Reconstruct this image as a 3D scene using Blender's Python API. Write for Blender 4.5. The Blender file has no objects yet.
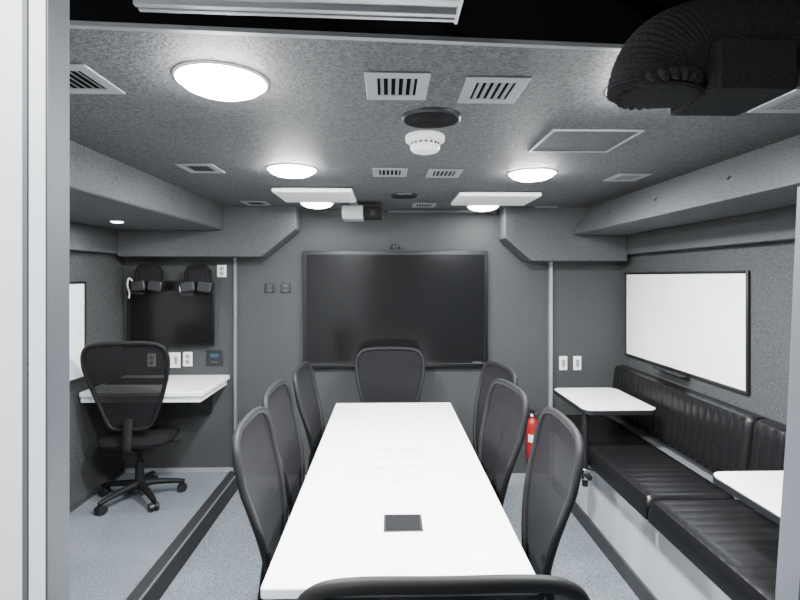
import bpy, bmesh, math, random
from mathutils import Vector, Matrix
random.seed(4)
scene = bpy.context.scene
COL = scene.collection
PI = math.pi
R = math.radians

# ------------------------------------------------------------------ camera
CZ = 1.56
YAW = R(1.375)
FPX = 500.0
cam_d = bpy.data.cameras.new('camera')
cam = bpy.data.objects.new('camera', cam_d)
COL.objects.link(cam)
cam.location = (0, 0, CZ)
cam.rotation_euler = (PI/2, 0, -YAW)
cam_d.sensor_width = 36
cam_d.lens = 36*FPX/800
cam_d.shift_y = -23/800
cam_d.clip_start = 0.02
scene.camera = cam

def P(u, v, X=None, Y=None, Z=None):
    """point where the sight line through (u, v) meets one world plane"""
    a = YAW
    d = Vector((math.cos(a)*(u-400)/FPX + math.sin(a), -math.sin(a)*(u-400)/FPX + math.cos(a), (277-v)/FPX))
    if X is not None: t = X/d.x
    elif Y is not None: t = Y/d.y
    else: t = (Z-CZ)/d.z
    return Vector((0, 0, CZ)) + d*t

# ------------------------------------------------------------------ materials
def mat(name, c1, c2=None, scale=60, rough=0.6, metal=0.0, bump=0.0, detail=4, emit=None, spec=0.5, alpha=None, contrast=(0.35, 0.65), nrough=0.5):
    m = bpy.data.materials.new(name)
    m.use_nodes = True
    nt = m.node_tree
    b = nt.nodes['Principled BSDF']
    b.inputs['Roughness'].default_value = rough
    b.inputs['Metallic'].default_value = metal
    b.inputs['Specular IOR Level'].default_value = spec
    if c2 is None:
        c2 = tuple(min(1, x*1.06) for x in c1)
    tc = nt.nodes.new('ShaderNodeTexCoord')
    n = nt.nodes.new('ShaderNodeTexNoise')
    n.inputs['Scale'].default_value = scale
    n.inputs['Detail'].default_value = detail
    n.inputs['Roughness'].default_value = nrough
    r = nt.nodes.new('ShaderNodeValToRGB')
    r.color_ramp.elements[0].position = contrast[0]
    r.color_ramp.elements[1].position = contrast[1]
    r.color_ramp.elements[0].color = (*c1, 1)
    r.color_ramp.elements[1].color = (*c2, 1)
    nt.links.new(tc.outputs['Object'], n.inputs['Vector'])
    nt.links.new(n.outputs['Fac'], r.inputs['Fac'])
    nt.links.new(r.outputs['Color'], b.inputs['Base Color'])
    if bump:
        bp = nt.nodes.new('ShaderNodeBump')
        bp.inputs['Strength'].default_value = bump
        bp.inputs['Distance'].default_value = 0.004
        nt.links.new(n.outputs['Fac'], bp.inputs['Height'])
        nt.links.new(bp.outputs['Normal'], b.inputs['Normal'])
    if emit:
        b.inputs['Emission Color'].default_value = (*emit[0], 1)
        b.inputs['Emission Strength'].default_value = emit[1]
    if alpha is not None:
        t = nt.nodes.new('ShaderNodeBsdfTransparent')
        mx = nt.nodes.new('ShaderNodeMixShader')
        mx.inputs[0].default_value = alpha
        out = nt.nodes['Material Output']
        nt.links.new(t.outputs[0], mx.inputs[1])
        nt.links.new(b.outputs[0], mx.inputs[2])
        nt.links.new(mx.outputs[0], out.inputs['Surface'])
    return m

M = {}
M['ceiling'] = mat('ceiling_carpet', (.010, .0102, .0108), (.092, .0935, .097), scale=105, rough=.70, bump=1.0, detail=4, contrast=(.34, .70), nrough=.65)
M['wall'] = mat('wall_carpet', (.026, .0267, .027), (.082, .0835, .0845), scale=140, rough=.95, bump=.6, detail=5, spec=.2, contrast=(.34, .70), nrough=.65)
M['beam'] = mat('beam_carpet', (.040, .041, .042), (.092, .094, .0965), scale=140, rough=.9, bump=.5, detail=5, spec=.2, contrast=(.34, .70), nrough=.65)
M['floor'] = mat('floor_carpet', (.083, .098, .112), (.203, .226, .247), scale=105, rough=.9, bump=.4, detail=8, spec=.2, contrast=(.37, .63), nrough=.65)
M['void'] = mat('recess_shade', (.003, .003, .0033), rough=.9, spec=.03)  # near-black: shade of the recess and vent openings put into the colour
M['alu'] = mat('brushed_aluminium', (.36, .365, .375), scale=30, rough=.4, metal=.7)
M['alu_dull'] = mat('dull_aluminium_edge', (.20, .205, .21), scale=30, rough=.5, metal=.5)
M['white_paint'] = mat('white_paint', (.88, .89, .90), scale=8, rough=.4)
M['grey_paint'] = mat('blue_grey_paint', (.105, .120, .136), scale=8, rough=.5)
M['lt_grey'] = mat('light_grey_plastic', (.24, .245, .25), scale=10, rough=.45)
M['mid_grey'] = mat('mid_grey_plastic', (.13, .132, .135), scale=10, rough=.5)
M['vent_metal'] = mat('vent_metal', (.21, .215, .22), scale=30, rough=.5, metal=.3)
M['louver_metal'] = mat('louver_metal', (.15, .153, .157), scale=30, rough=.5, metal=.3)
M['ledge'] = mat('bench_ledge', (.11, .113, .118), scale=40, rough=.6)
M['white_plastic'] = mat('white_plastic', (.75, .75, .74), scale=10, rough=.4)
M['laminate'] = mat('white_laminate', (.91, .91, .91), scale=5, rough=.25)
M['laminate_grey'] = mat('pale_grey_line', (.58, .59, .60), scale=5, rough=.4)
M['black'] = mat('black_plastic', (.008, .008, .009), scale=20, rough=.45)
M['black_soft'] = mat('black_fabric', (.007, .007, .0075), (.014, .014, .015), scale=300, rough=.95, bump=.5, spec=.12)
M['collar'] = mat('charcoal_fabric', (.010, .010, .0105), (.020, .020, .021), scale=200, rough=.95, bump=.5, spec=.08)
M['chair_frame'] = mat('chair_frame_plastic', (.007, .007, .0075), scale=20, rough=.6, spec=.2)
M['mesh'] = mat('chair_mesh_fabric', (.004, .004, .0045), (.014, .014, .015), scale=420, rough=.85, alpha=.93, spec=.1)
M['leather'] = mat('black_leather', (.0045, .0045, .005), (.0075, .0075, .008), scale=180, rough=.34, bump=.10, spec=.42)
M['screen'] = mat('dark_screen', (.0065, .0066, .007), scale=3, rough=.18, spec=.14)
M['blue_screen'] = mat('small_blue_display', (.02, .05, .075), scale=3, rough=.3, emit=((.25, .5, .7), .03))
M['bezel'] = mat('glossy_bezel', (.004, .004, .0045), scale=3, rough=.3, spec=.3)
M['board'] = mat('whiteboard_surface', (.92, .93, .93), scale=4, rough=.25)
M['rubber'] = mat('black_rubber', (.008, .008, .009), (.016, .016, .017), scale=120, rough=.7, bump=.3)
M['red'] = mat('red_enamel', (.34, .010, .013), scale=5, rough=.35)
M['chrome'] = mat('chrome', (.7, .7, .71), scale=5, rough=.18, metal=1)
M['lens'] = mat('lamp_lens', (.9, .9, .9), rough=.5, emit=((.955, .98, 1.0), 330.0))
M['lens_far'] = mat('dimmer_lamp_lens', (.9, .9, .9), rough=.5, emit=((.955, .98, 1.0), 18.0))
M['lens_small'] = mat('small_lamp_lens', (.9, .9, .9), rough=.5, emit=((.955, .98, 1.0), 30.0))
M['panel_grey'] = mat('bench_panel', (.58, .60, .62), (.63, .65, .67), scale=40, rough=.5)
M['dark_grey'] = mat('dark_grey_plastic', (.036, .038, .040), scale=20, rough=.5)
M['cable'] = mat('brown_cable_jacket', (.045, .036, .028), scale=20, rough=.6)

# ------------------------------------------------------------------ mesh helpers
def box(bm, x0, x1, y0, y1, z0, z1):
    vs = [bm.verts.new(p) for p in ((x0,y0,z0),(x1,y0,z0),(x1,y1,z0),(x0,y1,z0),(x0,y0,z1),(x1,y0,z1),(x1,y1,z1),(x0,y1,z1))]
    for f in ((0,3,2,1),(4,5,6,7),(0,1,5,4),(1,2,6,5),(2,3,7,6),(3,0,4,7)):
        bm.faces.new([vs[i] for i in f])
    return bm

def B(x0, x1, y0, y1, z0, z1):
    return box(bmesh.new(), x0, x1, y0, y1, z0, z1)

def frame_of(d):
    d = d.normalized()
    up = Vector((0, 0, 1)) if abs(d.z) < .95 else Vector((0, 1, 0))
    a = d.cross(up).normalized()
    return a, a.cross(d).normalized()

def tube(bm, pts, r, seg=12, closed=False, sx=1.0, sy=1.0):
    pts = [Vector(p) for p in pts]
    n = len(pts)
    rings = []
    prev = None
    for i, p in enumerate(pts):
        if closed: d = pts[(i+1) % n] - pts[i-1]
        else: d = pts[min(i+1, n-1)] - pts[max(i-1, 0)]
        d.normalize()
        if prev is None: a, b = frame_of(d)
        else:
            a = (prev - d*prev.dot(d)).normalized(); b = a.cross(d).normalized()
        prev = a
        rr = r(i/(n-1)) if callable(r) else r
        rings.append([bm.verts.new(p + a*math.cos(2*PI*k/seg)*rr*sx + b*math.sin(2*PI*k/seg)*rr*sy) for k in range(seg)])
    m = n if closed else n-1
    for i in range(m):
        A, Bq = rings[i], rings[(i+1) % n]
        off = 0
        if closed and i == n-1:
            off = min(range(seg), key=lambda o: sum((A[k].co - Bq[(k+o) % seg].co).length for k in range(seg)))
        for k in range(seg):
            bm.faces.new((A[k], A[(k+1) % seg], Bq[(k+1+off) % seg], Bq[(k+off) % seg]))
    if not closed:
        bm.faces.new(rings[0]); bm.faces.new(rings[-1][::-1])
    return bm

def cyl(bm, p0, p1, r0, r1=None, seg=24):
    r1 = r0 if r1 is None else r1
    p0, p1 = Vector(p0), Vector(p1)
    a, b = frame_of(p1-p0)
    A = [bm.verts.new(p0 + (a*math.cos(2*PI*k/seg) + b*math.sin(2*PI*k/seg))*r0) for k in range(seg)]
    C = [bm.verts.new(p1 + (a*math.cos(2*PI*k/seg) + b*math.sin(2*PI*k/seg))*r1) for k in range(seg)]
    for k in range(seg):
        bm.faces.new((A[k], A[(k+1) % seg], C[(k+1) % seg], C[k]))
    bm.faces.new(A); bm.faces.new(C[::-1])
    return bm

def lathe(bm, prof, seg=40, loc=(0, 0, 0)):
    """profile of (r, z); first/last r may be 0"""
    L = Vector(loc)
    rings = []
    for r, z in prof:
        if r < 1e-6: rings.append([bm.verts.new(L + Vector((0, 0, z)))])
        else: rings.append([bm.verts.new(L + Vector((r*math.cos(2*PI*k/seg), r*math.sin(2*PI*k/seg), z))) for k in range(seg)])
    for A, C in zip(rings, rings[1:]):
        for k in range(seg):
            k2 = (k+1) % seg
            if len(A) == 1 and len(C) == 1: continue
            if len(A) == 1: bm.faces.new((A[0], C[k], C[k2]))
            elif len(C) == 1: bm.faces.new((A[k], A[k2], C[0]))
            else: bm.faces.new((A[k], A[k2], C[k2], C[k]))
    return bm

def prism(bm, poly, a, b, axis='y'):
    """poly of 2D points extruded from a to b along axis"""
    def pt(p, t):
        if axis == 'y': return (p[0], t, p[1])
        if axis == 'x': return (t, p[0], p[1])
        return (p[0], p[1], t)
    A = [bm.verts.new(pt(p, a)) for p in poly]
    C = [bm.verts.new(pt(p, b)) for p in poly]
    n = len(poly)
    for k in range(n):
        bm.faces.new((A[k], A[(k+1) % n], C[(k+1) % n], C[k]))
    bm.faces.new(A); bm.faces.new(C[::-1])
    return bm

def rrect(hx, hy, r, n=6):
    """rounded rectangle outline"""
    out = []
    for cx, cy, a0 in ((hx-r, hy-r, 0), (-hx+r, hy-r, 90), (-hx+r, -hy+r, 180), (hx-r, -hy+r, 270)):
        for k in range(n+1):
            a = R(a0+90*k/n)
            out.append((cx+r*math.cos(a), cy+r*math.sin(a)))
    return out

def ring_plate(bm, x0, x1, y0, y1, wx, wy, z0, z1, axis='z'):
    """rectangular frame"""
    o = [(x0,y0),(x1,y0),(x1,y1),(x0,y1)]
    i = [(x0+wx,y0+wy),(x1-wx,y0+wy),(x1-wx,y1-wy),(x0+wx,y1-wy)]
    def pt(p, t):
        if axis == 'z': return (p[0], p[1], t)
        if axis == 'y': return (p[0], t, p[1])
        return (t, p[0], p[1])
    v = [[bm.verts.new(pt(p, t)) for p in q] for q in (o, i) for t in (z0, z1)]
    o0, o1, i0, i1 = v
    for k in range(4):
        j = (k+1) % 4
        bm.faces.new((o0[k], o0[j], i0[j], i0[k]))
        bm.faces.new((o1[k], i1[k], i1[j], o1[j]))
        bm.faces.new((o0[k], o1[k], o1[j], o0[j]))
        bm.faces.new((i0[k], i0[j], i1[j], i1[k]))
    return bm

def catmull(pts, per=6, closed=True):
    out = []
    n = len(pts)
    for i in range(n if closed else n-1):
        g = (lambda k: pts[k % n]) if closed else (lambda k: pts[max(0, min(n-1, k))])
        p0, p1, p2, p3 = (Vector(g(i+k)) for k in (-1, 0, 1, 2))
        for s in range(per):
            t = s/per
            out.append(.5*((2*p1) + (p2-p0)*t + (2*p0-5*p1+4*p2-p3)*t*t + (3*p1-p0-3*p2+p3)*t**3))
    if not closed: out.append(Vector(pts[-1]))
    return out

def obj(name, bm, m, parent=None, bevel=0.0, smooth=True, seg=2, loc=None):
    bmesh.ops.recalc_face_normals(bm, faces=bm.faces)
    me = bpy.data.meshes.new(name)
    bm.to_mesh(me); bm.free()
    me.materials.append(m if not isinstance(m, str) else M[m])
    if smooth:
        for p in me.polygons: p.use_smooth = True
        me.set_sharp_from_angle(angle=R(38))
    o = bpy.data.objects.new(name, me)
    COL.objects.link(o)
    if parent: o.parent = parent
    if loc is not None: o.location = loc
    if bevel:
        bv = o.modifiers.new('bevel', 'BEVEL')
        bv.width = bevel; bv.segments = seg; bv.limit_method = 'ANGLE'; bv.angle_limit = R(40)
    return o

def thing(name, label, cat, loc=(0, 0, 0), rotz=0, group=None):
    o = bpy.data.objects.new(name, None)
    COL.objects.link(o)
    o.empty_display_size = .1
    o.location = loc; o.rotation_euler = (0, 0, rotz)
    o['label'] = label; o['category'] = cat
    if group: o['group'] = group
    return o

def struct(name, bm, m, parent=None, **k):
    o = obj(name, bm, m, parent, **k)
    if not parent: o['kind'] = 'structure'
    return o

def dup(root, loc, rotz, label, group=None):
    r = root.copy(); COL.objects.link(r)
    r.location = loc; r.rotation_euler = (0, 0, rotz)
    r['label'] = label
    if group: r['group'] = group
    for ch in list(root.children):
        c = ch.copy(); COL.objects.link(c); c.parent = r
        for g in list(ch.children):
            d = g.copy(); COL.objects.link(d); d.parent = c
    return r

# ------------------------------------------------------------------ room shell
XL, XR = -2.11, 1.92          # slide-out side walls
BL, BR = -1.255, 1.42         # header beams' inner faces (bottom edge)
YB = 4.05                     # back wall
YF = 0.55                     # partition behind the opening
ZC = 2.10                     # ceiling
ZS = 1.915                    # left slide-out ceiling
ZR = 1.885                    # right slide-out ceiling
ZV = 1.735                    # valance bottom
ZF = -0.13                    # centre floor, a step below the left platform
BX = 1.33                     # bench front

struct('floor', B(-1.215, XR+.1, -1.2, YB+.1, ZF-.1, ZF), 'floor')
struct('floor.001', B(XL-.1, -1.215, .4, YB+.1, ZF-.1, 0.0), 'floor')
struct('wall_back', B(XL-.1, XR+.1, YB, YB+.1, ZF-.1, 2.6), 'wall')
struct('wall_left', B(XL-.1, XL, .4, YB, ZF-.1, 2.2), 'wall')
struct('wall_right', B(XR, XR+.1, .4, YB, ZF-.1, 2.2), 'wall')
ye = lambda x: 1.14 + .065*x          # the ceiling's slightly skewed front edge
xa, xb = BL, BR+.2
struct('ceiling', prism(bmesh.new(), [(xa, ye(xa)), (xb, ye(xb)), (xb, YB), (xa, YB)], ZC, ZC+.08, 'z'), 'ceiling')
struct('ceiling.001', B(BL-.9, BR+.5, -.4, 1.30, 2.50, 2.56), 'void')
# near-black sheet, the recess's shade put into its colour, aluminium edge strip under it
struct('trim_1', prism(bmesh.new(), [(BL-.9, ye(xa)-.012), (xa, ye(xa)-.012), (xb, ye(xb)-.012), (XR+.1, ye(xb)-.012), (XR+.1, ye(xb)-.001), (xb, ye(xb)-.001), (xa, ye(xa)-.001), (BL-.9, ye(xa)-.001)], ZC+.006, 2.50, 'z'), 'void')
struct('trim_2', prism(bmesh.new(), [(xa, ye(xa)-.016), (xb, ye(xb)-.016), (xb, ye(xb)), (xa, ye(xa))], ZC-.004, ZC+.006, 'z'), 'alu_dull')
# header beams with plugs
o = struct('trim_3', B(XL-.1, BL, YF, YB, ZS, ZC+.08), 'beam', bevel=.012)
for y in (2.35, 2.95, 3.55):
    bm = bmesh.new(); cyl(bm, (BL, y, ZS+.10), (BL+.004, y, ZS+.10), .010, seg=14)
    obj('plug', bm, 'dark_grey', o)
o = struct('trim_4', prism(bmesh.new(), [(BR, ZR), (XR+.1, ZR), (XR+.1, ZC+.08), (BR+.14, ZC+.08), (BR+.14, ZC)], YF, YB), 'beam', bevel=.010)
for y in (2.15, 2.75, 3.35):
    bm = bmesh.new(); cyl(bm, (BR+.07, y, ZR+.107), (BR+.062, y, ZR+.112), .010, seg=14)
    obj('plug', bm, 'dark_grey', o)
# valances along the slide-out side walls
struct('trim_5', B(XL, XL+.07, YF, YB, ZV, ZS), 'beam', bevel=.006)
struct('trim_6', B(XR-.07, XR, YF, YB, ZV, ZR), 'beam', bevel=.006)
# chamfered header boxes at the back wall
bm = prism(bmesh.new(), [(XL+.07, ZV-.02), (-.96, ZV-.02), (-.70, 1.93), (-.70, ZC), (BL, ZC), (BL, ZS), (XL+.07, ZS)], 3.82, YB)
struct('trim_7', bm, 'beam', bevel=.006)
bm = prism(bmesh.new(), [(XR-.07, ZV-.05), (1.10, ZV-.05), (.90, 1.86), (.90, ZC), (BR+.14, ZC), (BR, ZR), (XR-.07, ZR)], 3.82, YB)
struct('trim_8', bm, 'beam', bevel=.006)
# vertical trims where the slide-outs meet the back wall
struct('trim_9', B(-1.232, -1.209, YB-.035, YB, ZF, ZV-.02), 'mid_grey', bevel=.004)
struct('trim_10', B(1.307, 1.330, YB-.045, YB, ZF, ZV-.05), 'lt_grey', bevel=.004)
# baseboards
struct('baseboard_left', B(XL, -1.24, YB-.012, YB, 0, .03), 'lt_grey')
struct('baseboard_back', B(-1.2, 1.30, YB-.012, YB, ZF, ZF+.09), 'lt_grey')
struct('baseboard_side', B(XL, XL+.012, YF+.02, YB-.014, 0, .03), 'dark_grey')
# step nosing of the raised floor with its thin metal lip
struct('trim_11', prism(bmesh.new(), [(-1.265, 0), (-1.265, .006), (-1.20, .006), (-1.195, 0), (-1.195, ZF), (-1.215, ZF), (-1.215, 0)], YF+.01, YB-.015), 'rubber')
struct('trim_15', B(-1.200, -1.191, YF+.01, YB-.015, -.004, .008), 'alu_dull', bevel=.002)
# partition with the door opening the camera looks through
JX = -.343
struct('wall_front', B(XL-.1, JX-.002, .512, .545, ZF-.1, 2.5), 'white_paint')
struct('wall_front.001', B(.475, XR+.1, .512, .545, ZF-.1, 2.5), 'grey_paint')
struct('trim_12', B(JX-.002, JX, .513, .547, ZF, 2.5), 'grey_paint')
struct('trim_13', B(JX-.024, JX-.019, .5105, .512, ZF, 2.5), 'grey_paint')
struct('trim_14', prism(bmesh.new(), [(.475, 1.66), (.455, 1.66), (.443, 1.40), (.430, 1.21), (.427, ZF), (.475, ZF)], .515, .545), 'grey_paint')

# ------------------------------------------------------------------ ceiling fittings
def downlight(u, v, label, z=ZC, r=.125, power=20, lens='lens'):
    p = P(u, v, Z=z)
    t = thing('downlight', label, 'ceiling light', p, 0, 'round ceiling downlights')
    obj('bezel', lathe(bmesh.new(), [(r*.93, -.001), (r*.93, -.005), (r*.95, -.007), (r*.98, -.005), (r, -.002), (r, 0), (r*.93, 0)], 48), 'white_plastic', t)
    d = r*.32
    obj('lens', lathe(bmesh.new(), [(0, -d), (r*.3, -d*.95), (r*.6, -d*.78), (r*.80, -d*.52), (r*.90, -d*.24), (r*.93, -.002), (r*.93, -.001), (0, -.001)], 48), lens, t)
    ld = bpy.data.lights.new('lamp', 'AREA')
    ld.shape = 'DISK'; ld.size = r*1.3; ld.energy = power; ld.color = (.95, .98, 1)
    l = bpy.data.objects.new('lamp', ld); COL.objects.link(l); l.parent = t
    l.location = (0, 0, -d-.002)
    return t
PW = 48
downlight(222, 80, 'large bright round downlight nearest the camera on the left of the ceiling', power=PW)
downlight(292, 169, 'bright round downlight just in front of the left white ceiling panel', power=PW)
downlight(532, 173, 'bright round downlight just in front of the right white ceiling panel', power=PW)
downlight(317, 203, 'bright round downlight behind the left white ceiling panel', power=PW*.16, lens='lens_far')
downlight(483, 206, 'bright round downlight behind the right white ceiling panel', power=PW*.16, lens='lens_far')
downlight(653, 86, 'bright round downlight almost hidden behind the charcoal fabric collar', power=PW)
downlight(117, 221, 'tiny round downlight under the left slide-out ceiling above the office chair', z=ZS, r=.04, power=9, lens='lens_small')

def vent(u, v, label, first=[None], rot=0):
    p = P(u, v, Z=ZC)
    if first[0] is not None:
        return dup(first[0], p, rot, label)
    t = thing('ceiling_vent', label, 'air vent', p, rot, 'square air vents in the ceiling')
    obj('backing', B(-.056, .056, -.066, .066, -.0012, 0), 'void', t)
    obj('frame', ring_plate(bmesh.new(), -.088, .088, -.10, .10, .033, .036, -.005, 0), 'vent_metal', t, bevel=.002)
    bm = bmesh.new()
    for k in range(5):
        x = -.042 + k*.021
        prism(bm, [(x-.005, -.0012), (x-.003, -.0012), (x+.005, -.0042), (x+.003, -.0042)], -.064, .064)
    obj('louver', bm, 'louver_metal', t)
    first[0] = t
    return t
vent(397, 86, 'square air vent nearest the camera, left of the middle pair')
vent(492, 90, 'square air vent nearest the camera, right of the middle pair')
vent(74, 79, 'square air vent at the left end of the front row beside the door jamb')
vent(798, 101, 'square air vent at the right end of the front row beyond the charcoal collar')
vent(201, 168, 'square air vent in the second row beside the left beam')
vent(390, 172, 'square air vent in the second row, left of the middle pair')
vent(444, 173, 'square air vent in the second row, right of the middle pair')
vent(627, 177, 'square air vent in the second row beside the right beam')
vent(256, 203, 'small looking far air vent by the left header box')
vent(424, 205, 'small looking far air vent near the middle of the back wall')
vent(543, 208, 'small looking far air vent by the right header box')

p = P(582, 141, Z=ZC)
t = thing('access_panel', 'flat square access panel with pale frame in the ceiling right of the smoke detector', 'access panel', p)
obj('frame', ring_plate(bmesh.new(), -.172, .172, -.158, .158, .013, .013, -.006, 0), 'vent_metal', t, bevel=.002)
obj('door', B(-.159, .159, -.145, .145, -.004, 0), 'beam', t)

def speaker(u, v, r, label):
    p = P(u, v, Z=ZC)
    t = thing('ceiling_speaker', label, 'speaker', p, 0, 'round black ceiling speakers')
    obj('rim', lathe(bmesh.new(), [(r*.9, 0), (r*.9, -.010), (r*.95, -.013), (r, -.008), (r, 0)], 40), 'black', t)
    bm = bmesh.new()
    prof = [(0, -.012)] + [(r*.9*k/12, -.012 + (.003 if k % 2 else 0)) for k in range(1, 13)] + [(r*.9, 0), (0, 0)]
    obj('grille', lathe(bm, prof, 40), 'black_soft', t)
speaker(431, 117, .10, 'round black ceiling speaker in front of the smoke detector')
speaker(404, 195, .092, 'round black ceiling speaker between the two white ceiling panels')

p = P(425, 136, Z=ZC)
t = thing('smoke_detector', 'white round smoke detector on the ceiling behind the black speaker', 'smoke detector', p)
obj('base', lathe(bmesh.new(), [(0, 0), (.074, 0), (.076, -.006), (.074, -.022), (.066, -.027), (0, -.027)], 40), 'white_plastic', t)
obj('sensor_chamber', lathe(bmesh.new(), [(.056, -.027), (.054, -.030), (.050, -.030), (.050, -.036), (.057, -.038), (.056, -.050), (.048, -.060), (.03, -.066), (0, -.067), (0, -.027)], 40), 'white_plastic', t)
bm = bmesh.new()
for k in range(16):
    a = 2*PI*k/16
    cyl(bm, (.0525*math.cos(a), .0525*math.sin(a), -.037), (.0525*math.cos(a), .0525*math.sin(a), -.029), .004, seg=6)
obj('slot', bm, 'dark_grey', t)

def white_panel(u0, u1, v, label):
    a = P(u0, v, Z=ZC-.035); b = P(u1, v, Z=ZC-.035)
    w = b.x-a.x
    t = thing('ceiling_panel', label, 'ceiling panel', ((a.x+b.x)/2, a.y+.21, ZC), 0, 'white square ceiling panels')
    obj('housing', B(-w/2, w/2, -.21, .21, -.035, -.008), 'white_plastic', t, bevel=.012, seg=3)
    obj('mounting_plate', B(-w/2+.05, w/2-.05, -.16, .16, -.008, 0), 'lt_grey', t)
white_panel(271, 352, 192, 'white square panel on the ceiling, left one of two near the screen')
white_panel(459, 543, 196, 'white square panel on the ceiling, right one of two near the screen')

# small device hanging below the ceiling, left of middle
p = P(354, 214, Y=3.62)
t = thing('ceiling_device', 'small grey box with black side unit hanging from the ceiling above the screen', 'ceiling device', (p.x, p.y, ZC))
obj('housing', B(-.080, .070, -.07, .10, -.130, -.028), 'lt_grey', t, bevel=.008)
obj('lens_unit', B(.072, .20, -.06, .08, -.118, -.035), 'black_soft', t, bevel=.006)
bm = bmesh.new(); cyl(bm, (0, .01, -.03), (0, .01, 0), .03); obj('mount', bm, 'lt_grey', t)
bm = bmesh.new(); cyl(bm, (.135, -.066, -.08), (.135, -.058, -.08), .018); obj('lens', bm, 'bezel', t)
# slim dark rail at the top of the back wall
a = P(388, 214, Y=3.99); b = P(496, 214, Y=3.99)
t = thing('ceiling_track', 'slim dark rail under the ceiling above the black display', 'rail', ((a.x+b.x)/2, 3.995, ZC))
w = b.x-a.x
obj('rail', B(-w/2, w/2, -.018, .018, -.028, 0), 'dark_grey', t, bevel=.006)
for s in (-1, 1): obj('end_cap', B(s*w/2-.006, s*w/2+.006, -.02, .02, -.030, 0), 'black', t, bevel=.003)

# aluminium rail in the dark recess
a = P(130, 10, Y=.97); b = P(457, 10, Y=.97)
t = thing('ceiling_rail', 'pale aluminium rail hanging in the dark ceiling recess above the opening', 'rail', ((a.x+b.x)/2, .97, 2.082))
t.rotation_euler = (0, R(1.2), 0)
w = b.x-a.x
obj('rail', prism(bmesh.new(), [(-.04, .04), (-.04, 0), (-.018, 0), (-.018, .014), (.010, .014), (.010, 0), (.022, 0), (.022, .008), (.030, .008), (.030, 0), (.04, 0), (.04, .04)], -w/2, w/2, 'x'), 'alu', t, bevel=.001)
obj('end_cap', B(w/2, w/2+.006, -.042, .042, -.002, .042), 'white_plastic', t)
for s in (-.35, .35):
    obj('hanger', B(s*w-.012, s*w+.012, -.01, .01, .04, .412), 'dark_grey', t)

# soft collar: a fabric sleeve arching in from the right, gathered into ribs, its closed lower end edged with a ruffle
t = thing('fabric_collar', 'charcoal fabric collar with ruffled lower rim hanging at the top right recess', 'fabric cover', (.556, 1.02, 1.948))
ctl = [(-.004, 0, -.018), (0, 0, .01), (.018, 0, .048), (.055, 0, .078), (.11, 0, .094), (.19, 0, .100), (.30, 0, .10), (.45, 0, .10)]
path = catmull(ctl, 48, False)
def rr(s):
    full = .071 - .003*s
    cap = min(1, (s+.004)/.05)
    cap = math.sqrt(max(0.0, 1-(1-cap)**2))
    rib = .0042*abs(math.sin(s*PI*38))*min(1, max(0, (.50-s)/.2))*min(1, s/.03)
    return max(.006, full*(.62+.38*cap)) + rib
obj('collar', tube(bmesh.new(), path, rr, 40, sx=1.3, sy=1.0), 'collar', t)
N = 168
ruf = []
for k in range(N):
    a = 2*PI*k/N
    q = .0045*math.sin(24*a)
    ruf.append(((.067+q)*math.cos(a)-.001, (.088+q)*math.sin(a), -.002+.004*math.cos(24*a)))
obj('ruffle', tube(bmesh.new(), ruf, .0085, 8, True), 'collar', t)
obj('block', B(.070, .224, -.09, .08, -.030, .066), 'collar', t, bevel=.006)
obj('hanging_strap', B(.15, .18, -.02, .02, .15, .552), 'black_soft', t)
obj('hanging_strap', B(.33, .36, -.02, .02, .15, .552), 'black_soft', t)

# dim cables up in the recess
t = thing('cable_bundle', 'dim brown cable bundle up in the dark recess above the charcoal collar', 'cables', (.56, 1.06, 2.145))
for k in range(4):
    y = -.03+.02*k
    obj('cable', tube(bmesh.new(), catmull([(-.10-.01*k, y, .355), (-.09-.012*k, y, .12), (-.06, y, .028+.012*k), (.02, y, .016+.012*k), (.12, y, .020+.012*k), (.30, y, .03+.012*k), (.42, y, .10), (.44, y, .355)], 8, False), .010, 8), 'cable', t)

# ------------------------------------------------------------------ back wall: display and fittings
a = P(303, 251, Y=YB-.05); b = P(488, 367, Y=YB-.05)
w, h = b.x-a.x, a.z-b.z
t = thing('wall_display', 'large black flat screen display on the grey back wall', 'display', ((a.x+b.x)/2, YB, b.z))
obj('casing', B(-w/2+.01, w/2-.01, -.045, 0, .01, h-.01), 'black', t, bevel=.006)
obj('bezel', ring_plate(bmesh.new(), -w/2, w/2, 0, h, .030, .030, -.0535, -.03, 'y'), 'bezel', t, bevel=.003)
obj('screen', B(-w/2+.030, w/2-.030, -.050, -.044, .05, h-.03), 'screen', t)
obj('speaker_bar', B(-w/2+.030, w/2-.030, -.051, -.044, .03, .050), 'bezel', t)
bm = bmesh.new()
for k in range(6): cyl(bm, (w/2-.12+.012*k, -.053, .040), (w/2-.12+.012*k, -.051, .040), .003, seg=8)
obj('button', bm, 'lt_grey', t)
t2 = thing('conference_camera', 'small black camera perched on top of the wall display', 'camera', ((a.x+b.x)/2-.005, YB-.035, a.z))
obj('base', B(-.05, .05, -.02, .025, 0, .012), 'black', t2, bevel=.004)
obj('body', lathe(bmesh.new(), [(0, .012), (.03, .012), (.034, .03), (.028, .05), (0, .058)], 24), 'black', t2)
bm = bmesh.new(); cyl(bm, (0, -.040, .032), (0, -.028, .032), .014); obj('lens', bm, 'bezel', t2)

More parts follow.
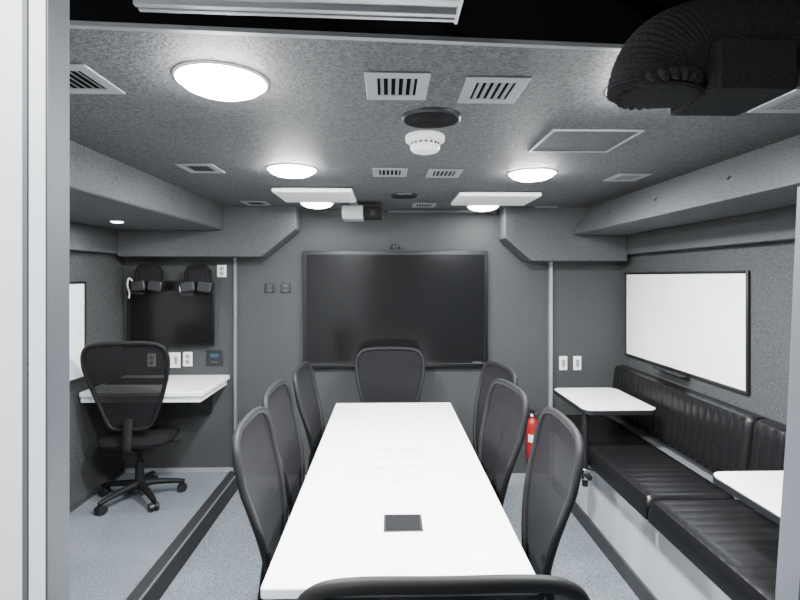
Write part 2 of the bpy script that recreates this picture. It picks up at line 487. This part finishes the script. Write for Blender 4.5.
def plate(u, v, wpx, hpx, label, style, y=YB):
    p = P(u, v, Y=y)
    s = y/FPX
    w, h = wpx*s, hpx*s
    t = thing('wall_plate', label, 'wall plate', (p.x, y, p.z))
    m = 'black' if 'b' in style else 'white_plastic'
    obj('plate', B(-w/2, w/2, -.010, 0, -h/2, h/2), m, t, bevel=.003)
    if 's' in style:      # rocker switches
        n = 2 if '2' in style else 1
        for k in range(n):
            x = (k-(n-1)/2)*w*.46
            obj('switch', prism(bmesh.new(), [(-.010, -h*.25), (-.014, -h*.25), (-.019, h*.25), (-.010, h*.25)], x-w*.14/n*1.3, x+w*.14/n*1.3, 'x'), 'lt_grey', t)
    if 'o' in style:      # sockets
        for s2 in (-1, 1):
            bm = bmesh.new(); cyl(bm, (0, -.013, s2*h*.2), (0, -.009, s2*h*.2), w*.24, seg=20)
            obj('socket', bm, 'lt_grey' if m != 'black' else 'dark_grey', t)
    if 'd' in style:      # little display
        obj('display', B(-w*.26, w*.26, -.014, -.009, h*.06, h*.30), 'blue_screen', t)
        obj('button', B(-w*.22, w*.22, -.014, -.009, -h*.30, -h*.20), 'dark_grey', t)
plate(270, 288, 10, 9, 'black wall plate left of the display, farther from it', 'bo')
plate(286, 288, 10, 9, 'black wall plate left of the display, nearer to it', 'bo')
plate(563, 363, 8, 14, 'white light switch on the right end wall, nearer the pale vertical trim', 's')
plate(577, 363, 8, 14, 'white light switch on the right end wall, nearer the bench', 's')
plate(173, 360, 15, 15, 'wide white double switch plate above the left desk', 's2')
plate(188, 359, 9, 14, 'narrow white outlet plate above the left desk beside the double switch', 'o')
plate(215, 358, 16, 15, 'square black control plate with small display above the desk end', 'bd')
plate(152, 360, 8, 13, 'pale outlet plate above desk, behind the office chair', 'o')
plate(222, 271, 9, 12, 'white outlet plate high on wall right of the headsets', 'o')

# fire extinguisher
p = P(533, 440, Y=YB-.09)
t = thing('fire_extinguisher', 'red fire extinguisher with white label at the foot of the back wall', 'fire extinguisher', (p.x, YB-.075, .10))
obj('cylinder', lathe(bmesh.new(), [(0, 0), (.042, 0), (.048, .01), (.048, .27), (.042, .305), (.024, .33), (.018, .335), (.018, .35), (0, .35)], 32), 'red', t)
bm = bmesh.new()
n = 14
va = [[bm.verts.new((.0486*math.cos(PI*1.18+PI*.64*k/n), .0486*math.sin(PI*1.18+PI*.64*k/n), z)) for k in range(n+1)] for z in (.15, .21)]
for k in range(n): bm.faces.new((va[0][k], va[0][k+1], va[1][k+1], va[1][k]))
obj('label', bm, 'white_plastic', t)
obj('valve', lathe(bmesh.new(), [(0, .35), (.02, .35), (.02, .375), (.012, .38), (0, .38)], 20), 'black', t)
obj('handle', prism(bmesh.new(), [(-.02, .378), (.02, .378), (.02, .392), (-.05, .41), (-.085, .415), (-.085, .405), (-.04, .392)], -.01, .01), 'black', t, bevel=.002)
bm = tube(bmesh.new(), catmull([(.015, 0, .365), (.045, -.01, .36), (.062, -.01, .30), (.060, -.01, .18), (.055, -.01, .12)], 6, False), .008, 8)
obj('hose', bm, 'black', t)
bm = bmesh.new(); cyl(bm, (-.012, -.022, .36), (-.012, -.028, .36), .012, seg=16); obj('gauge', bm, 'white_plastic', t)
obj('wall_bracket', B(-.03, .03, .042, .075, .08, .30), 'dark_grey', t)
obj('bracket_foot', prism(bmesh.new(), [(-.03, -.012), (.03, -.012), (.03, 0), (-.03, 0)], -.03, .075), 'dark_grey', t)

# ------------------------------------------------------------------ whiteboards
def whiteboard(x, y0, y1, z0, z1, s, label):
    """s: +1 board faces +X"""
    t = thing('whiteboard', label, 'whiteboard', (x, (y0+y1)/2, z0))
    hw, h = (y1-y0)/2, z1-z0
    A = lambda q: sorted(q)
    x0, x1 = A((0, s*.012)); obj('panel', B(x0, x1, -hw+.006, hw-.006, .006, h-.006), 'board', t)
    x0, x1 = A((0, s*.020)); obj('frame', ring_plate(bmesh.new(), -hw, hw, 0, h, .016, .016, x0, x1, 'x'), 'black', t, bevel=.003)
    obj('pen_tray', prism(bmesh.new(), [(s*.018, -.012), (s*.065, -.012), (s*.072, .004), (s*.060, -.004), (s*.018, -.004)], -.17, .17), 'black', t)
    return t
whiteboard(XR, 2.60, 3.97, .935, 1.595, -1, 'black framed whiteboard on the right wall above the bench')
whiteboard(XL, 2.3, 3.52, .86, 1.53, 1, 'black framed whiteboard on the left wall behind the office chair')

# ------------------------------------------------------------------ conference table
TX, TW = .038, .40
TY0, TY1, TZ = 1.42, 3.50, .68
t = thing('conference_table', 'long white conference table down the middle of the room', 'table', (TX, (TY0+TY1)/2, ZF))
H = TZ-ZF
L2 = (TY1-TY0)/2
obj('tabletop', prism(bmesh.new(), rrect(TW, L2, .012, 4), H-.032, H, 'z'), 'laminate', t, bevel=.005, seg=3)
for y in (-.27, .30):
    q = obj('leg', B(-.035, .035, y-.035, y+.035, .02, H-.06), 'lt_grey', t, bevel=.008)
    obj('foot', B(-.05, .05, y-.08, y+.08, 0, .02), 'lt_grey', q, bevel=.006)
obj('support_rail', B(-.04, .04, -L2+.25, L2-.25, H-.06, H-.032), 'lt_grey', t)
c = P(403, 523, Z=TZ); cx, cy = c.x-TX, c.y-(TY0+TY1)/2
q = obj('power_box', B(cx-.069, cx+.069, cy-.063, cy+.063, H-.02, H+.002), 'black', t, bevel=.0015)
obj('power_box_lid', B(cx-.061, cx+.061, cy-.053, cy+.053, H+.002, H+.004), 'black_soft', q, bevel=.001)
c = P(399, 458, Z=TZ); cx, cy = c.x-TX, c.y-(TY0+TY1)/2
q = obj('cable_hatch', ring_plate(bmesh.new(), cx-.125, cx+.125, cy-.185, cy+.185, .006, .008, H-.01, H+.002), 'laminate', t, bevel=.001)
for i in (-1, 1):
    for j in (-1, 0, 1):
        obj('hatch_flap', ring_plate(bmesh.new(), cx+i*.06-.045, cx+i*.06+.045, cy+j*.12-.018, cy+j*.12+.018, .007, .007, H-.01, H+.0015), 'laminate_grey', q)
c = P(397, 481, Z=TZ); cx, cy = c.x-TX, c.y-(TY0+TY1)/2
obj('grommet', lathe(bmesh.new(), [(0, H-.01), (.014, H-.01), (.014, H+.002), (.010, H+.003), (0, H+.001)], 20, (cx, cy, 0)), 'laminate_grey', t)

# ------------------------------------------------------------------ chairs
def yb(x, z):
    s = (z-.52)/.58
    return -.170 - .120*s + .018*math.sin(PI*min(1, s*1.4)) + .30*x*x
half = [(0, .520), (.08, .522), (.125, .545), (.165, .63), (.205, .75), (.238, .87), (.253, .96), (.246, 1.03), (.214, 1.076), (.14, 1.094), (0, 1.097)]
outl = half + [(-x, z) for x, z in half[-2:0:-1]]
OUT = [(p[0], p[1]) for p in catmull([(x, z, 0) for x, z in outl], 5)]

def make_chair(label):
    t = thing('office_chair', label, 'chair', (0, 0, 0), 0, 'black mesh office chairs')
    obj('backrest_frame', tube(bmesh.new(), [(x, yb(x, z), z) for x, z in OUT], .0140, 10, True), 'chair_frame', t)
    bm = bmesh.new()
    cz = .82
    n = len(OUT)
    rings = []
    for s in (1, .8, .6, .4, .2):
        rings.append([bm.verts.new((x*s, yb(x*s, cz+(z-cz)*s), cz+(z-cz)*s)) for x, z in OUT])
    cv = bm.verts.new((0, yb(0, cz), cz))
    for A, C in zip(rings, rings[1:]):
        for k in range(n): bm.faces.new((A[k], A[(k+1) % n], C[(k+1) % n], C[k]))
    for k in range(n): bm.faces.new((rings[-1][k], rings[-1][(k+1) % n], cv))
    obj('backrest_mesh', bm, 'mesh', t)
    # seat cushion: rounded outline stacked in layers
    bm = bmesh.new()
    def lay(sx, sy, z, dz):
        ring = []
        for k in range(40):
            a = 2*PI*k/40
            c, s = math.cos(a), math.sin(a)
            x = sx*math.copysign(abs(c)**.5, c); y = sy*math.copysign(abs(s)**.5, s)
            ring.append(bm.verts.new((x, y+.015, z - dz*max(0, y/.23)**2*.03)))
        return ring
    Ls = [lay(.19, .175, .385, 0), lay(.222, .200, .395, 0), lay(.235, .212, .42, 1), lay(.228, .205, .442, 1), lay(.20, .18, .453, 1), lay(.11, .10, .449, 1)]
    for A, C in zip(Ls, Ls[1:]):
        for k in range(40): bm.faces.new((A[k], A[(k+1) % 40], C[(k+1) % 40], C[k]))
    bm.faces.new(Ls[0]); bm.faces.new(Ls[-1])
    obj('seat', bm, 'black_soft', t)
    obj('back_bracket', tube(bmesh.new(), catmull([(0, -.06, .372), (0, -.17, .368), (0, -.232, .40), (0, -.225, .50), (0, -.212, .60)], 6, False), .014, 10, sx=2.2), 'chair_frame', t)
    obj('mechanism', B(-.07, .07, -.12, .10, .345, .386), 'chair_frame', t, bevel=.01)
    q = obj('lever', tube(bmesh.new(), [(.06, .03, .37), (.16, .03, .368), (.245, .03, .372)], .006, 8), 'chair_frame', t)
    obj('paddle', B(.225, .265, .015, .045, .363, .378), 'chair_frame', q, bevel=.005)
    bm = bmesh.new(); cyl(bm, (0, 0, .085), (0, 0, .25), .028); cyl(bm, (0, 0, .25), (0, 0, .348), .016)
    obj('gas_lift', bm, 'chair_frame', t)
    obj('hub', lathe(bmesh.new(), [(0, .07), (.045, .075), (.05, .10), (.038, .125), (0, .13)], 24), 'chair_frame', t)
    for k in range(5):
        a = 2*PI*k/5 + PI/2
        ca, sa = math.cos(a), math.sin(a)
        pt = lambda r, z: (ca*r*.85, sa*r*.85, z)
        lg = obj('base_leg', tube(bmesh.new(), [pt(.035, .103), pt(.12, .098), pt(.20, .086), pt(.265, .074), pt(.283, .070)], lambda s: .022-.009*s, 10), 'chair_frame', t)
        bm = bmesh.new()
        cyl(bm, pt(.265, .07), pt(.265, .045), .008, seg=10)
        for s in (-1, 1):
            ox, oy = -sa*s, ca*s
            c0 = Vector(pt(.268, .028))
            cyl(bm, c0 + Vector((ox, oy, 0))*.006, c0 + Vector((ox, oy, 0))*.024, .028, .025, seg=18)
        cyl(bm, Vector(pt(.268, .03)) - Vector((-sa, ca, 0))*.008, Vector(pt(.268, .03)) + Vector((-sa, ca, 0))*.008, .018, seg=14)
        obj('caster', bm, 'black', lg)
    return t

BT = .290     # distance of the back's top behind the seat centre
SZ = (1.017-ZF)/1.097
def chair_pos(X, Y, rot, z=ZF):
    """X, Y of the backrest top; facing = (-sin, cos)"""
    return (X - math.sin(rot)*BT, Y + math.cos(rot)*BT, z)

chair0 = make_chair('black mesh office chair at the near end of the table, only its top visible')
chair0.location = chair_pos(P(445, 577, Y=.878).x, .878, 0)
chair0.scale = (1.0, 1.0, SZ)
def put(X, Y, deg, label, z=ZF):
    r = R(deg)
    return dup(chair0, chair_pos(X, Y, r, z), r, label)
put(P(390, 349, Y=3.80).x, 3.80, 180, 'black mesh office chair at the far end of the table before the display')
put(P(246, 412, Y=1.91).x, 1.91, -88, 'black mesh office chair on the table\'s left side, nearest the camera')
put(P(272, 387, Y=2.46).x, 2.46, -90, 'black mesh office chair on the table\'s left side, second of three')
put(P(299, 366, Y=3.02).x, 3.02, -91, 'black mesh office chair on the table\'s left side, farthest from the camera')
put(P(566, 418, Y=1.87).x, 1.87, 87, 'black mesh office chair on the table\'s right side, nearest the camera')
put(P(513, 387, Y=2.46).x, 2.46, 96, 'black mesh office chair on the table\'s right side, second of three')
put(P(503, 366, Y=3.02).x, 3.02, 100, 'black mesh office chair on the table\'s right side, farthest from the camera')
o = put(P(123, 340, Y=3.28).x, 3.28, 7, 'black mesh office chair pulled up to the white desk at left', 0)
o.scale = (1.03, 1.0, 1.03)
for ch in o.children:
    if ch.name.startswith('base_leg'): ch.scale = (1.18, 1.18, 1.0)
chair0.scale = (1.07, 1.0, SZ)

# ------------------------------------------------------------------ left desk
t = thing('wall_desk', 'white desk top fixed in the corner under the left monitor', 'desk', (-1.70, 3.75, 0))
dz = .775
obj('desktop', B(-.40, .43, -.30, .30, dz-.035, dz), 'laminate', t, bevel=.006)
obj('apron', B(-.40, .41, -.28, -.262, dz-.075, dz-.035), 'white_paint', t)
obj('apron', B(.392, .41, -.262, .29, dz-.075, dz-.035), 'white_paint', t)
for x in (-.28, .28):
    obj('wall_bracket', prism(bmesh.new(), [(.295, dz-.036), (-.2, dz-.036), (-.2, dz-.07), (.27, dz-.30), (.295, dz-.30)], x-.012, x+.012, 'x'), 'black', t)
t = thing('keyboard', 'low black keyboard on the white desk behind the office chair', 'keyboard', (-1.86, 3.76, dz))
obj('base', prism(bmesh.new(), [(-.07, 0), (.07, 0), (.07, .022), (-.07, .010)], -.20, .20, 'x'), 'black', t, bevel=.002)
bm = bmesh.new()
for r_ in range(4):
    for c_ in range(13):
        x = -.19+c_*.0295; y = -.06+r_*.031
        z0 = .010+(y+.07)/.14*.012
        box(bm, x, x+.025, y, y+.025, z0-.002, z0+.005)
obj('keys', bm, 'dark_grey', t)
# monitor on the end wall
a = P(127, 281, Y=YB-.06); b = P(214, 346, Y=YB-.06)
w, h = b.x-a.x, a.z-b.z
t = thing('wall_monitor', 'black flat monitor on the end wall above the left desk', 'monitor', ((a.x+b.x)/2, YB, b.z))
obj('casing', B(-w/2+.01, w/2-.01, -.05, -.02, .01, h-.01), 'black', t, bevel=.008)
obj('bezel', ring_plate(bmesh.new(), -w/2, w/2, 0, h, .016, .018, -.058, -.045, 'y'), 'bezel', t, bevel=.003)
obj('screen', B(-w/2+.016, w/2-.016, -.052, -.049, .018, h-.018), 'screen', t)
obj('wall_mount', B(-.1, .1, -.02, 0, h*.3, h*.7), 'dark_grey', t)

def headset(u, v, label, cord):
    p = P(u, v, Y=YB-.13)
    t = thing('headset', label, 'headset', (p.x, YB-.13, p.z), 0, 'headsets hung over the left monitor')
    obj('headband', tube(bmesh.new(), catmull([(.074, 0, -.03), (.080, 0, .03), (.062, 0, .085), (0, 0, .100), (-.062, 0, .085), (-.080, 0, .03), (-.074, 0, -.03)], 6, False), .022, 12, sx=1.0, sy=1.9), 'black_soft', t)
    obj('head_pad', B(-.072, .072, -.046, .045, -.03, .092), 'black_soft', t, bevel=.02, seg=3)
    for s in (-1, 1):
        q = obj('ear_cup', prism(bmesh.new(), rrect(.056, .042, .020), -.040, .042, 'z'), 'black', t, bevel=.012, seg=3)
        q.rotation_euler = (PI/2, s*.14, 0); q.location = (s*.064, -.014, -.052)
    obj('microphone', tube(bmesh.new(), catmull([(-.10, -.03, -.08), (-.11, -.05, -.104), (-.06, -.062, -.110), (-.01, -.062, -.110)], 6, False), .008, 8), 'black', t)
    obj('wall_mount', B(-.05, .05, .05, .13, -.02, .08), 'dark_grey', t, bevel=.006)
    obj('hook', B(-.02, .02, -.02, .06, .100, .112), 'dark_grey', t, bevel=.004)
    if cord:
        obj('cord', tube(bmesh.new(), catmull([(-.12, .01, -.04), (-.145, .01, .0), (-.165, .015, .0), (-.175, .02, -.05), (-.165, .03, -.11), (-.17, .03, -.15)], 6, False), .006, 8), 'white_plastic', t)
    else:
        obj('cord', tube(bmesh.new(), catmull([(-.110, -.02, -.02), (-.126, -.03, -.05), (-.122, -.03, -.085), (-.10, -.03, -.115)], 6, False), .005, 8), 'white_plastic', t)
    return t
headset(149, 279, 'compact black headset with long white cord, over the left half of the small monitor', True)
headset(198, 280, 'compact black headset hung over the right half of the small monitor', False)

# ------------------------------------------------------------------ bench
def cushion(length, width, thick, nch, groove=.012, rnd=.03):
    """channelled pad: x across (0..width), y along (0..length), z up to thick"""
    bm = bmesh.new()
    per = 6
    ny = nch*per
    xs = [0, .004, .015, .035, .07, .5*width, width-.07, width-.035, width-.015, width-.004, width]
    ys = [length*j/ny for j in range(ny+1)]
    def e(d):
        d = min(d, rnd)/rnd
        return math.sqrt(max(0, 1-(1-d)**2))
    rows = []
    for y, j in zip(ys, range(ny+1)):
        ph = (j % per)/per
        g = groove*(1-math.sin(PI*ph)**.5)
        row = []
        for x in xs:
            ed = e(min(x, width-x))
            el = e(min(y, length-y)+.006)
            z = thick*(.35+.65*min(ed, 1)*min(1, el)) - g
            row.append(bm.verts.new((x, y, z)))
        rows.append(row)
    nx = len(xs)
    for j in range(ny):
        for i in range(nx-1):
            bm.faces.new((rows[j][i], rows[j][i+1], rows[j+1][i+1], rows[j+1][i]))
    b = [bm.verts.new((xs[0], ys[0], 0)), bm.verts.new((xs[-1], ys[0], 0)), bm.verts.new((xs[-1], ys[-1], 0)), bm.verts.new((xs[0], ys[-1], 0))]
    bm.faces.new(b)
    bm.faces.new([b[0], b[1]] + rows[0][::-1])
    bm.faces.new([b[3], b[2]] + rows[-1][::-1])
    bm.faces.new([b[0]] + [rows[j][0] for j in range(ny+1)] + [b[3]])
    bm.faces.new([b[1]] + [rows[j][-1] for j in range(ny+1)] + [b[2]])
    return bm

BZ = -.08
t = thing('bench', 'long black leather bench with ribbed back along the right wall', 'bench', (BX, 0, ZF))
zb = BZ-ZF
YN = .75
DW = XR-BX-.004
obj('base', B(0, DW, YN, 3.98, 0, zb+.43), 'panel_grey', t)
obj('top_trim', B(-.010, .02, YN, 3.98, zb+.405, zb+.432), 'alu', t, bevel=.002)
obj('bottom_trim', B(-.014, 0, YN, 3.98, 0, zb+.05), 'dark_grey', t)
obj('rear_ledge', B(.42, DW, YN, 3.98, zb+.43, zb+.53), 'ledge', t)
for y0, y1, n in ((2.46, 3.96, 23), (.78, 2.44, 25)):
    s = obj('seat_cushion', cushion(y1-y0, .47, .115, n, .0020), 'leather', t)
    s.location = (-.045, y0, zb+.432)
    bk = obj('back_cushion', cushion(y1-y0, .38, .10, n, .0055), 'leather', t)
    bk.matrix_local = Matrix.Translation((DW-.056, y0, zb+.555)) @ Matrix.Rotation(R(-83), 4, 'Y')
    # after -83 deg about Y: local x -> up and slightly back, local z -> into the room

# small tables on posts
def side_table(x0, x1, y0, y1, label, wy):
    z = .72
    t = thing('side_table', label, 'small table', ((x0+x1)/2, (y0+y1)/2, z), 0, 'small tables on posts before the bench')
    hx, hy = (x1-x0)/2, (y1-y0)/2
    obj('tabletop', prism(bmesh.new(), rrect(hx-.004, hy-.004, .06), -.012, 0, 'z'), 'laminate', t)
    obj('edge_band', prism(bmesh.new(), rrect(hx, hy, .064), -.034, -.004, 'z'), 'black', t, bevel=.003)
    px = BX-.066-(x0+x1)/2
    py = wy-(y0+y1)/2
    bm = bmesh.new(); cyl(bm, (px, py, -.50), (px, py, -.036), .019)
    obj('post', bm, 'black', t)
    bm = tube(bmesh.new(), [(px-.01, py, -.044), ((px+0)/2+.02, py*.55, -.044), (0, py*.2, -.044)], .009, 8, sx=2.2)
    obj('top_bracket', bm, 'black', t)
    bm = bmesh.new(); cyl(bm, (px, py, -.455), (px, py, -.385), .029)
    q = obj('clamp', bm, 'chrome', t, bevel=.004)
    obj('clamp_arm', B(px+.02, px+.066, py-.022, py+.022, -.445, -.395), 'chrome', q, bevel=.003)
    bm = bmesh.new(); cyl(bm, (px, py-.03, -.42), (px, py-.075, -.42), .018, seg=16)
    obj('clamp_knob', bm, 'black', q)
side_table(1.24, 1.72, 3.12, 3.76, 'small white table with black edge at the far end of the bench', 3.18)
side_table(1.375, 1.86, 1.66, 2.13, 'small white table with black edge at the near end of the bench', 1.50)

# ------------------------------------------------------------------ added fill: unseen lamp brightening the white left jamb, and the world
def aim(o, target):
    d = Vector(target) - o.location
    o.rotation_euler = d.to_track_quat('-Z', 'Y').to_euler()
ld = bpy.data.lights.new('jamb_fill', 'AREA')
ld.size = .3; ld.energy = 44; ld.color = (.95, .975, 1)
l = bpy.data.objects.new('jamb_fill', ld); COL.objects.link(l)
l.location = (-.85, -.40, 2.2)
aim(l, (-.65, .51, 1.4))

w = bpy.data.worlds.new('world')
scene.world = w
w.use_nodes = True
bg = w.node_tree.nodes['Background']
bg.inputs['Color'].default_value = (.90, .955, 1, 1)
bg.inputs['Strength'].default_value = .26
